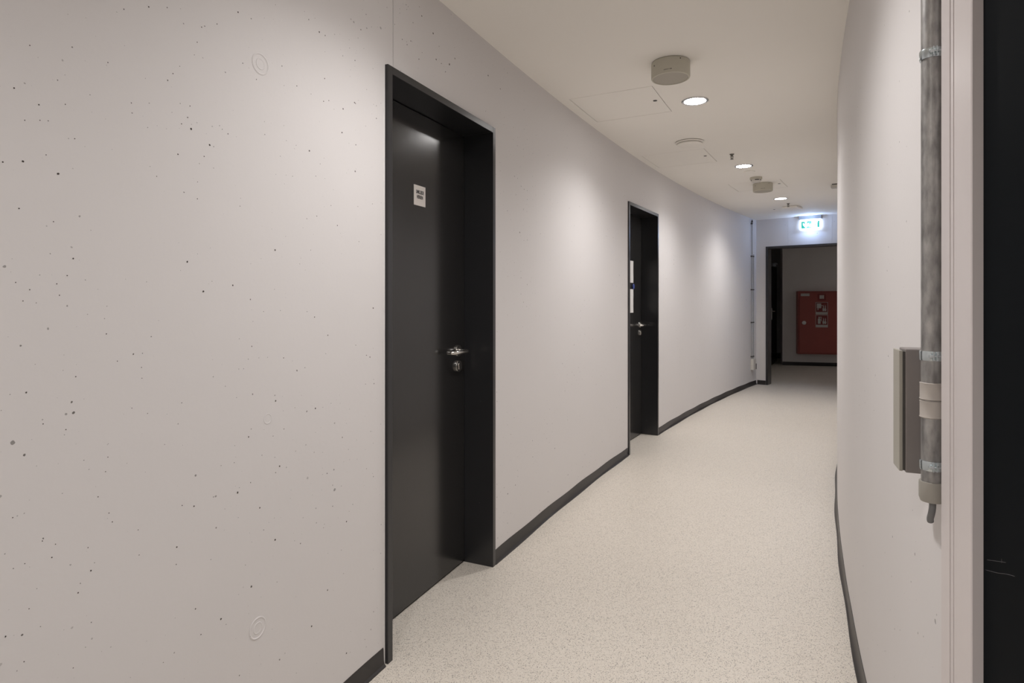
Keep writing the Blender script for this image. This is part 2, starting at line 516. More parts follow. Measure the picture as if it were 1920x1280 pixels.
def wall_left():
    bm = bmesh.new()
    T = 0.25
    R0, R1 = R_OUT, R_OUT + T
    for f0, f1, z0 in ((F_BACK, D1[0], 0), (D1[0], JOINT + 0.0022, H_DOOR + 0.012), (JOINT - 0.0022, D1[1], H_DOOR + 0.012),
                       (D1[1], D2[0], 0), (D2[0], D2[1], H_DOOR), (D2[1], F_END - 0.45, 0)):
        arc_block(bm, f0, f1, R0, R1, z0, H_CEIL + 0.02)
    arc_block(bm, JOINT + 0.01, JOINT - 0.01, R0 + 0.003, R1, H_DOOR + 0.012, H_CEIL + 0.02)
    # air-bubble pits: small dark discs lying in the surface
    rnd = random.Random(4)
    for t in PITS.split():
        f, z, r = map(float, t.split(','))
        mtx = arc_frame(f, R_OUT - 0.0004, z, 'left')
        r = max(0.0011, r * 0.001)
        n = 9
        ph = rnd.random() * 6
        vs = [bm.verts.new(mtx @ Vector((r * (0.75 + 0.45 * rnd.random()) * math.cos(ph + 2 * PI * i / n), 0,
                                         r * (0.75 + 0.45 * rnd.random()) * math.sin(ph + 2 * PI * i / n)))) for i in range(n)]
        bm.faces.new(vs).material_index = 1
    # filled formwork tie holes
    for f, z, rr in ((157.383, 1.967, 0.030), (157.399, 0.428, 0.030), (157.338, 0.991, 0.015)):
        mtx = arc_frame(f, R_OUT, z, 'left') @ FACE
        if rr > 0.02:
            lathe(bm, [(rr, -0.002), (rr, 0.0006), (rr - 0.003, 0.0016), (rr - 0.006, 0.0002), (rr - 0.014, 0.0002),
                       (rr - 0.0155, 0.0012), (rr - 0.0185, 0.0006), (0, 0.0006)], 40, mtx)
        else:
            lathe(bm, [(rr, -0.002), (rr, 0.0005), (rr - 0.002, 0.0009), (rr - 0.004, 0.0002), (0, 0.0003)], 28, mtx)
    # ragged filler beside the door linings
    for f0, w, top in ((D1[0] + 0.006, 0.010, H_DOOR), (D1[1] - 0.004, -0.005, H_DOOR), (D2[0] + 0.006, 0.008, H_DOOR)):
        n = 90
        ring = []
        for i in range(n + 1):
            z = top * i / n
            ww = w * (0.55 + 0.9 * rnd.random())
            fo = f0 + ww / 0.593
            ring.append((pol(f0, R_OUT - 0.0016, z), pol(fo, R_OUT - 0.0003, z), pol(fo, R_OUT + 0.01, z), pol(f0, R_OUT + 0.01, z)))
        add_grid_box(bm, lambda i: ring[i], n, 2)
    return structure(obj('wall_left', bm, ['wall', 'pit', 'filler'], uv_arc=R_OUT))


wall_left()

bm = bmesh.new()
for f0, f1, z0 in ((F_BACK, D3[1], 0), (D3[1], D3[0], H_DOOR), (D3[0], 138.6, 0)):
    arc_block(bm, f0, f1, R_IN - 0.25, R_IN, z0, H_CEIL + 0.02)
rnd = random.Random(9)
for f, z, r in ((156.9, 0.775, 2.2), (156.45, 0.72, 2.0), (156.95, 0.62, 1.8), (156.5, 0.50, 1.6), (156.35, 1.46, 1.6), (156.75, 1.50, 1.6),
                (156.85, 0.46, 1.8), (156.9, 2.0, 1.4), (156.7, 0.36, 1.4)):
    mtx = arc_frame(f, R_IN + 0.0004, z, 'right')
    n = 8
    vs = [bm.verts.new(mtx @ Vector((r * 0.001 * math.cos(2 * PI * i / n) * 0.8, 0, r * 0.0016 * math.sin(2 * PI * i / n)))) for i in range(n)]
    bm.faces.new(vs).material_index = 1
structure(obj('wall_right', bm, ['wall_smooth', 'pit'], uv_arc=R_IN))

# floor
bm = bmesh.new()
box(bm, -8, 13, -9, 18, -0.12, 0.0)
structure(obj('floor', bm, 'floor'))

# ceiling: curved board with cut-outs for the four access panels, a slab above it
HATCH = [(153.386, 152.470, 33.382, 33.907), (150.566, 149.640, 33.382, 33.915), (147.650, 146.750, 33.000, 33.525), (144.280, 143.430, 33.420, 33.930)]
bm = bmesh.new()
edges = [F_BACK]
for h in HATCH:
    edges += [h[0], h[1]]
edges.append(137.0)
for i in range(len(edges) - 1):
    f0, f1 = edges[i], edges[i + 1]
    if i % 2 == 0:
        arc_block(bm, f0, f1, R_IN - 0.2, R_OUT + 0.2, H_CEIL, H_CEIL + 0.03, 0.3)
    else:
        h = HATCH[i // 2]
        arc_block(bm, f0, f1, R_IN - 0.2, h[2], H_CEIL, H_CEIL + 0.03, 0.3)
        arc_block(bm, f0, f1, h[3], R_OUT + 0.2, H_CEIL, H_CEIL + 0.03, 0.3)
box(bm, -8, 13, -9, 18, H_CEIL + 0.06, H_CEIL + 0.2)
structure(obj('ceiling', bm, 'ceiling'))

# end wall of the corridor with the wide doorway (radial), local x towards the centre, y back towards the camera
PC = pol(F_END, R_OUT)
E_IN = (Vector((CX, CY, 0)) - Vector((PC.x, PC.y, 0))).normalized()
E_BK = Vector((E_IN.y, -E_IN.x, 0))
if E_BK.y > 0:
    E_BK = -E_BK
ME = Matrix(((E_IN.x, E_BK.x, 0, PC.x), (E_IN.y, E_BK.y, 0, PC.y), (0, 0, 1, 0), (0, 0, 0, 1)))
DW = (0.144, 1.30)
bm = bmesh.new()
for x0, x1, z0 in ((-0.26, DW[0], 0), (DW[0], 0.468, 2.16), (0.471, 1.070, 2.16), (1.073, DW[1], 2.16), (DW[1], 1.70, 0)):
    box(bm, x0, x1, -0.16, 0, z0, H_CEIL + 0.02, 0, ME)
box(bm, 0.44, 1.10, -0.16, -0.003, 2.16, H_CEIL + 0.02, 0, ME)
structure(obj('wall_end', bm, 'wall_smooth', uv_arc='flat'))

# back end of the corridor behind the camera
bm = bmesh.new()
arc_block(bm, F_BACK, F_BACK + 0.3, R_IN - 0.3, R_OUT + 0.3, 0, H_CEIL + 0.02)
structure(obj('wall_back', bm, 'wall_smooth', uv_arc='flat'))


def straight_wall(name, a, b, thick, z0=0.0, z1=H_CEIL + 0.02):
    a = Vector((a[0], a[1], 0))
    b = Vector((b[0], b[1], 0))
    d = (b - a)
    L = d.length
    d.normalize()
    n = Vector((-d.y, d.x, 0))
    m = Matrix(((d.x, n.x, 0, a.x), (d.y, n.y, 0, a.y), (0, 0, 1, 0), (0, 0, 0, 1)))
    bm = bmesh.new()
    box(bm, 0, L, 0, thick, z0, z1, 0, m)
    structure(obj(name, bm, 'wall_smooth', uv_arc='flat'))
    return m, L


# the dim lobby beyond the doorway
B1 = Vector((5.531, 12.218, 0))
BD = Vector((0.967, -0.255, 0)).normalized()
B2 = B1 + BD * 4.2
mB, LB = straight_wall('wall_far', B1, B2, 0.2)
mR, LR = straight_wall('wall_recess', (4.95, 13.95), (6.9, 13.45), 0.2)
straight_wall('wall_far_side', (5.62, 12.42), (6.75, 13.7), -0.2)
straight_wall('wall_far_left', (3.90, 9.68), (5.16, 12.06), 0.2)
straight_wall('wall_far_left', (5.05, 12.1), (4.95, 13.95), 0.2)
straight_wall('wall_far_right', B2, (6.6, 6.6), -0.2)


def cove(R, s):
    """Skirting section: thin upstand with a foot that flares into the room; s = +1 towards larger radius."""
    return [(R - s * 0.002, 0.0), (R + s * 0.015, 0.0), (R + s * 0.0145, 0.004), (R + s * 0.008, 0.010), (R + s * 0.0045, 0.020), (R + s * 0.003, 0.060), (R + s * 0.0015, 0.066), (R - s * 0.002, 0.066)]


for f0, f1 in ((F_BACK - 0.02, D1[0] + 0.022), (D1[1] - 0.004, D2[0] + 0.020), (D2[1] - 0.004, F_END + 0.03)):
    bm = bmesh.new()
    arc_bar(bm, f0, f1, cove(R_OUT, -1), wave=0.003)
    structure(obj('baseboard_left', bm, 'skirting', smooth=True))
for f0, f1 in ((D3[0] - 0.15, 138.7), (F_BACK - 0.02, D3[1] + 0.16)):
    bm = bmesh.new()
    arc_bar(bm, f0, f1, cove(R_IN, 1), wave=0.003)
    structure(obj('baseboard_right', bm, 'skirting', smooth=True))


def straight_base(name, m, x0, x1, sgn, h=0.066):
    bm = bmesh.new()
    prof = [(-0.002, 0), (0.015, 0), (0.0145, 0.004), (0.008, 0.010), (0.0045, 0.020), (0.003, h - 0.005), (0.0015, h), (-0.002, h)]
    add_grid_box(bm, lambda i: [m @ Vector((x0 + (x1 - x0) * i, sgn * y, z)) for y, z in prof], 1)
    structure(obj(name, bm, 'skirting', smooth=True))


straight_base('baseboard_end', ME, 0.016, DW[0] - 0.003, 1)
straight_base('baseboard_far', mB, 0.0, LB, -1, 0.07)
straight_base('baseboard_recess', mR, 0.0, LR, -1, 0.12)


# ---------------------------------------------------------------- doors
def frame_matrix(p0, p1):
    u = (p1 - p0).normalized()
    n = Vector((u.y, -u.x, 0))
    return u, n


def handle_set(parent, x, y0, z, mtx_parent=None, direction=-1, sgn=1, zkey=0.076, length=0.135):
    """Lever on round rose with a key rose below, on a leaf whose face is y = y0; sgn is the outward direction."""
    bm = bmesh.new()
    base = Matrix.Translation((x, y0, z)) @ FACE
    if sgn < 0:
        base = Matrix.Translation((x, y0, z)) @ Matrix.Scale(-1, 4, (0, 1, 0)) @ FACE
    lathe(bm, [(0, -0.001), (0.0285, -0.001), (0.0285, 0.006), (0.027, 0.009), (0.013, 0.0095), (0.012, 0.014), (0, 0.014)], 40, base)
    h = obj('door_handle', bm, 'steel', parent, smooth=True)
    bm = bmesh.new()
    d = direction
    pth = smooth_path([(x, y0 + sgn * 0.008, z), (x, y0 + sgn * 0.034, z), (x + d * 0.004, y0 + sgn * 0.052, z), (x + d * 0.020, y0 + sgn * 0.060, z),
                       (x + d * length * 0.6, y0 + sgn * 0.061, z), (x + d * (length - 0.02), y0 + sgn * 0.058, z),
                       (x + d * (length - 0.003), y0 + sgn * 0.046, z), (x + d * length, y0 + sgn * 0.024, z)], 7)
    tube(bm, pth, 0.0095, 18)
    obj('lever', bm, 'steel', h, smooth=True)
    bm = bmesh.new()
    base2 = Matrix.Translation((0, 0, -zkey)) @ base
    lathe(bm, [(0, -0.001), (0.0285, -0.001), (0.0285, 0.008), (0.027, 0.011), (0.0, 0.010)], 40, base2)
    k = obj('key_rose', bm, 'steel', parent, smooth=True)
    bm = bmesh.new()
    lathe(bm, [(0, 0.0105), (0.0085, 0.0105), (0.0085, 0.0135), (0, 0.0135)], 24, Matrix.Translation((0, 0, 0.006)) @ base2)
    m2 = base2
    box(bm, -0.005, 0.005, -0.016, 0.006, 0.0105, 0.0135, 0, m2)
    box(bm, -0.0009, 0.0009, 0.002, 0.010, 0.0134, 0.0141, 1, m2)
    obj('lock_cylinder', bm, ['steel', 'steel_dark'], k, smooth=True)
    return h


def lined_door(name, f0, f1, H):
    p0, p1 = pol(f0, R_OUT), pol(f1, R_OUT)
    u, n = frame_matrix(p0, p1)
    W = (p1 - p0).length
    root = structure(empty(name, p0, math.atan2(u.y, u.x)))
    # local axes: x along the wall, y = left of x; the corridor lies on -y
    root['label'] = 'anthracite steel door set deep in the white curved wall'
    s = -1
    g = 0.030
    bm = bmesh.new()
    for x0, x1, z0, z1 in ((0.0015, g, 0.0, H), (W - g, W - 0.0015, 0.0, H), (g, W - g, H - g, H)):
        box(bm, x0, x1, -0.012, 0.200, z0, z1 - 0.001)
    # stop rebate just behind the leaf edge
    fr = obj('door_frame', bm, 'anthracite', root, bevel=0.0012)
    bm = bmesh.new()
    box(bm, g + 0.003, W - g - 0.003, 0.148, 0.190, 0.012, H - g - 0.003)
    lf = obj('door_leaf', bm, 'leaf', root, bevel=0.001)
    bm = bmesh.new()
    box(bm, g + 0.006, W - g - 0.006, 0.155, 0.185, 0.0, 0.010)
    obj('threshold', bm, 'skirting', root)
    return root, W, math.atan2(u.y, u.x)


d1, W1, a1 = lined_door('door_1', D1[0], D1[1], H_DOOR + 0.012)
d1['label'] = 'nearer anthracite steel door in the left wall, with a small white sign'
handle_set(d1, 0.792, 0.148, 1.072, sgn=-1)
d2, W2, a2 = lined_door('door_2', D2[0], D2[1], H_DOOR)
d2['label'] = 'farther anthracite steel door in the left wall, with white papers on it'
handle_set(d2, 0.800, 0.148, 1.080, sgn=-1)


def text_mesh(body, size, sx, mtx, bold=0.0, depth=0.0004):
    cu = bpy.data.curves.new('text', 'FONT')
    cu.body = body
    cu.size = size
    cu.align_x = 'CENTER'
    cu.align_y = 'CENTER'
    cu.offset = bold
    cu.extrude = depth
    cu.resolution_u = 4
    t = bpy.data.objects.new('text', cu)
    COL.objects.link(t)
    dg = bpy.context.evaluated_depsgraph_get()
    me = bpy.data.meshes.new_from_object(t.evaluated_get(dg))
    bpy.data.objects.remove(t)
    bpy.data.curves.remove(cu)
    bm = bmesh.new()
    bm.from_mesh(me)
    bpy.data.meshes.remove(me)
    for v in bm.verts:
        v.co = mtx @ Vector((v.co.x * sx, v.co.y, v.co.z))
    return bm


# text plane (x right, y up, z towards viewer) -> door local (corridor side is -y)
TXT = Matrix(((1, 0, 0, 0), (0, 0, -1, 0), (0, 1, 0, 0), (0, 0, 0, 1)))


def on_door(p_local, f0, ang):
    """An Empty on a leaf, in the door's own axes."""
    p = pol(f0, R_OUT) + Matrix.Rotation(ang, 3, 'Z') @ Vector(p_local)
    return p


sg = empty('door_sign', on_door((0.452, 0.148, 1.782), D1[0], a1), a1)
tag(sg, 'small square white sign reading UMKLEIDE HERREN on the nearer dark door', 'sign')
bm = bmesh.new()
box(bm, -0.046, 0.046, -0.0022, -0.0002, -0.0445, 0.0445)
obj('sign_plate', bm, 'sign_white', sg, bevel=0.0006)
bm = text_mesh('UMKLEIDE\nHERREN', 0.0215, 0.62, Matrix.Translation((0, -0.0024, 0.004)) @ TXT, 0.0006)
obj('lettering', bm, 'ink', sg)


def notice(z, h, label, seed):
    p = empty('paper_notice', on_door((0.437, 0.148, z), D2[0], a2), a2)
    tag(p, label, 'paper', 'papers on the farther door')
    bm = bmesh.new()
    n = 12
    w = 0.30
    vs = []
    rn = random.Random(seed)
    rows = []
    for j in range(5):
        row = []
        for i in range(n + 1):
            x = -w / 2 + w * i / n
            y = -0.0016 - 0.002 * max(0, (i / n - 0.7)) * (1 + math.sin(j * 1.7 + seed))
            row.append(Vector((x, y, -h / 2 + h * j / 4)))
        rows.append(row)
    top = [[bm.verts.new(v) for v in r] for r in rows]
    bot = [[bm.verts.new(v + Vector((0, 0.0008, 0))) for v in r] for r in rows]
    for j in range(4):
        for i in range(n):
            bm.faces.new((top[j][i], top[j][i + 1], top[j + 1][i + 1], top[j + 1][i]))
            bm.faces.new((bot[j][i], bot[j + 1][i], bot[j + 1][i + 1], bot[j][i + 1]))
    for i in range(n):
        bm.faces.new((top[0][i], bot[0][i], bot[0][i + 1], top[0][i + 1]))
        bm.faces.new((top[4][i], top[4][i + 1], bot[4][i + 1], bot[4][i]))
    for j in range(4):
        bm.faces.new((top[j][0], top[j + 1][0], bot[j + 1][0], bot[j][0]))
        bm.faces.new((top[j][n], bot[j][n], bot[j + 1][n], top[j + 1][n]))
    obj('sheet', bm, 'paper', p)


notice(1.590, 0.207, 'upper white paper on the farther dark door, above the blue dot', 1)
notice(1.315, 0.222, 'lower white paper on the farther dark door, below the blue dot', 2)
bm = bmesh.new()
lathe(bm, [(0, 0.0005), (0.026, 0.0005), (0.026, 0.004), (0.023, 0.0065), (0, 0.0065)], 28, Matrix.Scale(-1, 4, (0, 1, 0)) @ FACE)
mg = obj('magnet', bm, 'blue', smooth=True)
mg.location = on_door((0.583, 0.1445, 1.452), D2[0], a2)
mg.rotation_euler = (0, 0, a2)
tag(mg, 'round dark blue magnet between two white papers on the farther door', 'magnet')

# door_3: black leaf in a white stepped steel frame, in the right wall close to the camera
d3 = structure(empty('door_3', pol(D3[0], R_IN)))
d3['label'] = 'black door in a white stepped frame at the right edge of the picture'
bm = bmesh.new()


def jamb(bm, fa, fb, flip=1):
    """White frame section: wall strip with two grooves, then the proud face of the frame."""
    R = R_IN
    k = [(0.0, -0.0), (0.0, 0.0150), (0.30, 0.0150), (0.30, 0.0135), (0.345, 0.0135), (0.345, 0.0150), (0.42, 0.0150), (0.42, 0.0138),
         (0.46, 0.0138), (0.46, 0.0150), (0.535, 0.0150), (0.535, 0.011), (0.560, 0.011), (0.560, 0.0160), (0.985, 0.0160), (1.0, 0.0145), (1.0, -0.06),
         (0.50, -0.06), (0.50, 0.0)]
    prof = [pol(fa + (fb - fa) * t, R + n) for t, n in k]
    z0, z1 = 0.0, H_DOOR
    a = [bm.verts.new((p.x, p.y, z0)) for p in prof]
    b = [bm.verts.new((p.x, p.y, z1)) for p in prof]
    for i in range(len(prof)):
        j = (i + 1) % len(prof)
        bm.faces.new((a[i], a[j], b[j], b[i]))
    bm.faces.new(a)
    bm.faces.new(b)


jamb(bm, 157.381, 157.668)
jamb(bm, 159.44, 159.153)
arc_block(bm, 157.381, 159.44, R_IN, R_IN + 0.015, H_DOOR, H_DOOR + 0.08)
arc_block(bm, 157.668, 159.153, R_IN - 0.06, R_IN + 0.015, H_DOOR - 0.03, H_DOOR)
fr3 = obj('door_frame', bm, 'white_frame')
fr3.parent = d3
fr3.matrix_parent_inverse = Matrix.Translation(d3.location).inverted()
bm = bmesh.new()
arc_block(bm, 157.674, 159.147, R_IN - 0.045, R_IN + 0.0022, 0.008, H_DOOR - 0.034, 0.5)
for pts in (((157.687, 0.9262), (157.772, 0.9418), (157.830, 0.9540), (157.880, 0.9630)), ((157.699, 0.9434), (157.772, 0.9580), (157.826, 0.9686))):
    tube(bm, smooth_path([pol(f, R_IN + 0.0023, z) for f, z in pts], 5), [0.0001] + [0.00035] * (5 * (len(pts) - 1) - 1) + [0.0001], 6, 1)
lf3 = obj('door_leaf', bm, ['black_leaf', 'scratch'])
lf3.parent = d3
lf3.matrix_parent_inverse = Matrix.Translation(d3.location).inverted()

# door_4: open doorway at the end of the corridor
d4 = structure(empty('door_4'))
d4.matrix_world = ME
d4['label'] = 'open doorway with a thin anthracite frame at the end of the corridor'
bm = bmesh.new()
for x0, x1, z0, z1 in ((DW[0], DW[0] + 0.034, 0, 2.16), (DW[1] - 0.034, DW[1], 0, 2.16), (DW[0] + 0.034, DW[1] - 0.034, 2.126, 2.16)):
    box(bm, x0 + 0.001, x1 - 0.001, -0.185, 0.012, z0, z1 - 0.001)
obj('door_frame', bm, 'anthracite', d4, bevel=0.001)

# door_5: dark leaf standing open in the lobby
A5 = Vector((5.215, 12.02, 0))
B5 = Vector((5.73, 12.93, 0))
u5 = (B5 - A5).normalized()
L5 = (B5 - A5).length
d5 = structure(empty('door_5', A5, math.atan2(u5.y, u5.x)))
d5['label'] = 'dark door leaf standing open in the unlit lobby'
bm = bmesh.new()
box(bm, 0, L5, 0.0, 0.045, 0.008, 2.11)
obj('door_leaf', bm, 'leaf', d5, bevel=0.001)
bm = bmesh.new()
box(bm, 0.030, 0.075, -0.010, 0.0, 0.93, 1.165)
h5 = obj('door_handle', bm, 'satin', d5, bevel=0.003)
bm = bmesh.new()
tube(bm, smooth_path([(0.052, -0.008, 1.10), (0.052, -0.045, 1.10), (0.07, -0.055, 1.10), (0.17, -0.055, 1.10)], 6), 0.009, 12)
obj('lever', bm, 'steel', h5, smooth=True)
bm = bmesh.new()
box(bm, 0.34, 0.60, -0.055, 0.0, 2.02, 2.085)
c5 = obj('door_closer', bm, 'sign_housing', d5, bevel=0.004)
bm = bmesh.new()
box(bm, 0.36, 0.385, -0.085, -0.05, 2.06, 2.075)
box(bm, 0.05, 0.385, -0.08, -0.062, 2.066, 2.078)
obj('closer_arm', bm, 'sign_housing', c5)


# ---------------------------------------------------------------- ceiling fittings
def at_ceiling(f, r=R_MID):
    return pol(f, r, H_CEIL)


def copy_thing(root):
    r = root.copy()
    COL.objects.link(r)
    for ch in list(root.children):
        c = ch.copy()
        COL.objects.link(c)
        c.parent = r
        c.matrix_parent_inverse = ch.matrix_parent_inverse.copy()
        for g in list(ch.children):
            d = g.copy()
            COL.objects.link(d)
            d.parent = c
    return r


def make_downlight():
    root = empty('ceiling_downlight')
    bm = bmesh.new()
    lathe(bm, [(0.073, 0.001), (0.082, 0.0), (0.082, -0.0035), (0.078, -0.0055), (0.0665, -0.0045), (0.066, 0.001)], 56)
    obj('trim_ring', bm, 'chrome', root, smooth=True)
    bm = bmesh.new()
    lathe(bm, [(0, -0.0012), (0.0665, -0.0012), (0.0665, 0.0), (0, 0.0)], 48)
    obj('diffuser', bm, 'disc', root)
    ld = bpy.data.lights.new('downlight_lamp', 'SPOT')
    ld.energy = SPOT_W
    ld.color = SPOT_COL
    ld.spot_size = math.radians(142)
    ld.spot_blend = 0.95
    ld.shadow_soft_size = 0.045
    lo = bpy.data.objects.new('lamp', ld)
    lo.location = (0, 0, -0.012)
    COL.objects.link(lo)
    lo.parent = root
    return root


DL = [(152.725, 'large round downlight, nearest in view, beyond the nearer ceiling speaker'),
      (149.102, 'round downlight, middle one of the three in view, beyond a sprinkler head'),
      (145.414, 'smallest round downlight, farthest down the corridor, before the exit sign'),
      (156.70, 'round downlight in the ceiling opposite the nearer door'),
      (160.30, 'round downlight in the ceiling behind the camera'),
      (163.95, 'round downlight at the back end of the corridor')]
first = make_downlight()
for i, (f, lab) in enumerate(DL):
    o = first if i == 0 else copy_thing(first)
    o.location = at_ceiling(f)
    tag(o, lab, 'ceiling light', 'recessed downlights along the corridor')


lobby_fill = copy_thing(first)  # added lamp out of view, brightens the lobby wall and red cabinet
lobby_fill.location = (7.5, 10.2, H_CEIL)
tag(lobby_fill, 'added unseen downlight that lifts the dark lobby beyond the doorway', 'ceiling light')
for c in lobby_fill.children:
    if c.type == 'LIGHT':
        c.data = c.data.copy()
        c.data.energy = 14.0


def make_speaker():
    root = empty('ceiling_speaker')
    bm = bmesh.new()
    lathe(bm, [(0, 0), (0.096, 0), (0.096, -0.004), (0.1005, -0.004), (0.1005, -0.080), (0.098, -0.0845), (0.0915, -0.0855), (0.0895, -0.081), (0, -0.081)], 72)
    obj('housing', bm, 'speaker', root, smooth=True)
    bm = bmesh.new()
    lathe(bm, [(0, -0.0805), (0.089, -0.0805), (0.089, -0.0825), (0, -0.0835)], 64)
    obj('grille', bm, 'grille', root, smooth=True)
    for ang, z, w in ((-76, -0.014, 0.0022), (-160, -0.030, 0.0022)):
        bm = bmesh.new()
        m = Matrix.Rotation(math.radians(ang), 4, 'Z')
        box(bm, 0.099, 0.1022, -w, w, z - 0.003, z + 0.003, 0, m)
        obj('screw', bm, 'dark_small', root)
    bm = bmesh.new()
    for k in range(7):
        m = Matrix.Rotation(math.radians(-124 + k * 2.6), 4, 'Z')
        box(bm, 0.1, 0.1008, -0.001, 0.001, -0.071 if k < 5 else -0.069, -0.066, 0, m)
    box(bm, 0.1, 0.1010, -0.005, 0.005, -0.069, -0.066, 0, Matrix.Rotation(math.radians(-104), 4, 'Z'))
    obj('vent_slots', bm, 'dark_small', root)
    return root


sp = make_speaker()
sp.location = at_ceiling(153.901, 33.215)
tag(sp, 'large cream cylinder speaker on the ceiling, nearest to the camera', 'speaker', 'cylinder speakers on the ceiling')
sp2 = copy_thing(sp)
sp2.location = at_ceiling(147.36, 33.197)
tag(sp2, 'small-looking cream cylinder speaker on the ceiling, far down the corridor', 'speaker', 'cylinder speakers on the ceiling')

labels = ['large square access panel in the ceiling, nearest, beside the first speaker',
          'second square access panel in the ceiling, beyond the shallow round cover',
          'third square access panel in the ceiling, above the far speaker',
          'farthest square access panel in the ceiling, near the exit sign']
for (fa, fb, ra, rb), lab in zip(HATCH, labels):
    fm, rm = (fa + fb) / 2, (ra + rb) / 2
    g = 0.004
    gd = g / (rm * PI / 180)
    root = empty('access_panel', pol(fm, rm, H_CEIL))
    tag(root, lab, 'access panel', 'square access panels in the ceiling')
    inv = Matrix.Translation(root.location).inverted()
    bm = bmesh.new()
    arc_block(bm, fa - gd, fb + gd, ra + g, rb - g, H_CEIL + 0.0002, H_CEIL + 0.012, 0.3)
    o = obj('panel_board', bm, 'panel')
    o.parent = root
    o.matrix_parent_inverse = inv
    bm = bmesh.new()
    lathe(bm, [(0, 0.002), (0.013, 0.002), (0.013, -0.0015), (0.006, -0.002), (0, -0.002)], 20, Matrix.Translation(pol(fm, ra + 0.047, H_CEIL)))
    o = obj('lock', bm, 'dark_small')
    o.parent = root
    o.matrix_parent_inverse = inv

bm = bmesh.new()
lathe(bm, [(0, 0), (0.098, 0), (0.098, -0.005), (0.110, -0.005), (0.110, -0.010), (0.106, -0.012), (0.086, -0.012), (0.086, -0.018), (0.098, -0.018), (0.098, -0.023), (0.094, -0.026), (0, -0.027)], 64)
o = obj('round_cover', bm, 'panel', smooth=True)
o.location = at_ceiling(151.024, 33.441)
tag(o, 'shallow stepped round white cover on the ceiling beyond the first downlight', 'ceiling cover')

bm = bmesh.new()
lathe(bm, [(0, 0), (0.055, 0), (0.055, -0.005), (0.052, -0.008), (0, -0.008)], 48)
o = obj('blank_plate', bm, 'panel', smooth=True)
o.location = at_ceiling(148.60, 33.206)
tag(o, 'flat round blank plate on the ceiling just beyond the middle downlight', 'ceiling cover')

root = empty('smoke_detector', at_ceiling(148.03, 33.197))
tag(root, 'round cream smoke detector with dark slots on the ceiling before the far speaker', 'smoke detector')
bm = bmesh.new()
lathe(bm, [(0, 0), (0.058, 0), (0.060, -0.012), (0.058, -0.022), (0, -0.022)], 48)
obj('base', bm, 'speaker', root, smooth=True)
bm = bmesh.new()
lathe(bm, [(0, -0.021), (0.050, -0.021), (0.048, -0.040), (0.036, -0.052), (0, -0.054)], 48)
obj('sensor_head', bm, 'white_plastic', root, smooth=True)
for a0, a1_ in ((-125, -78), (-62, -50), (-20, 10), (60, 100), (150, 190)):
    n = 8
    bm = bmesh.new()
    add_grid_box(bm, lambda i: [Vector((r * math.cos(math.radians(a0 + (a1_ - a0) * i / n)), r * math.sin(math.radians(a0 + (a1_ - a0) * i / n)), z))
                                for r, z in ((0.047, -0.034), (0.0505, -0.034), (0.0500, -0.026), (0.047, -0.026))], n)
    obj('slot', bm, 'dark_small', root)


def make_sprinkler():
    root = empty('sprinkler_head')
    bm = bmesh.new()
    lathe(bm, [(0, 0), (0.020, 0), (0.019, -0.003), (0.013, -0.008), (0.009, -0.012), (0.008, -0.020), (0, -0.020)], 28)
    obj('escutcheon', bm, 'brass', root, smooth=True)
    bm = bmesh.new()
    for s in (-1, 1):
        tube(bm, smooth_path([(s * 0.008, 0, -0.014), (s * 0.012, 0, -0.024), (s * 0.009, 0, -0.036), (0, 0, -0.043)], 4), 0.0022, 8)
    tube(bm, [(0, 0, -0.018), (0, 0, -0.042)], 0.0035, 10)
    obj('frame_arms', bm, 'brass', root, smooth=True)
    bm = bmesh.new()
    lathe(bm, [(0, -0.042), (0.015, -0.044), (0.015, -0.0455), (0, -0.0455)], 20)
    obj('deflector', bm, 'brass', root)
    return root


sk = make_sprinkler()
sk.location = at_ceiling(150.02, 33.215)
tag(sk, 'small dark sprinkler head, the nearer one, before the middle downlight', 'sprinkler', 'sprinkler heads on the ceiling')
sk2 = copy_thing(sk)
sk2.location = at_ceiling(144.62, 33.20)
tag(sk2, 'small dark sprinkler head, the farther one, before the exit sign', 'sprinkler', 'sprinkler heads on the ceiling')

bm = bmesh.new()
prism(bm, [(-0.15, 0.0), (0.0, -0.115), (0.16, 0.06), (0.02, 0.12)], -0.028, -0.002)
o = obj('ceiling_vent', bm, 'panel', bevel=0.006)
o.location = pol(144.10, 33.20, H_CEIL)
tag(o, 'flat angular pale vent plate on the ceiling beside the farther sprinkler', 'vent')

root = empty('emergency_light', pol(146.56, 32.52, H_CEIL), math.radians(-34))
tag(root, 'small pale emergency light on the ceiling, half hidden by the right wall', 'emergency light')
bm = bmesh.new()
box(bm, -0.06, 0.06, -0.04, 0.04, -0.045, -0.010)
obj('housing', bm, 'white_plastic', root, bevel=0.004)
bm = bmesh.new()
box(bm, -0.05, 0.05, -0.03, 0.03, -0.010, 0.0)
obj('mounting_plate', bm, 'dark_small', root)

# ---------------------------------------------------------------- exit sign on the end wall above the doorway
# local x: along the wall to the right, y: out of the wall
m = ME @ Matrix.Translation((0.785, 0.0, 2.532))
root = empty('exit_sign')
root.matrix_world = m
tag(root, 'glowing green and white exit sign with a grey housing above the far doorway', 'exit sign')
bm = bmesh.new()
box(bm, -0.152, 0.152, 0.0, 0.070, 0.0, H_CEIL - 2.5325)
obj('housing', bm, 'sign_housing', root, bevel=0.003)
bm = bmesh.new()
box(bm, -0.145, 0.145, 0.030, 0.038, -0.152, 0.001)
pn = obj('light_panel', bm, 'sign_glow', root)
TX = Matrix(((1, 0, 0, 0), (0, 0, 1, 0), (0, 1, 0, 0), (0, 0, 0, 1)))   # picture plane, z towards viewer


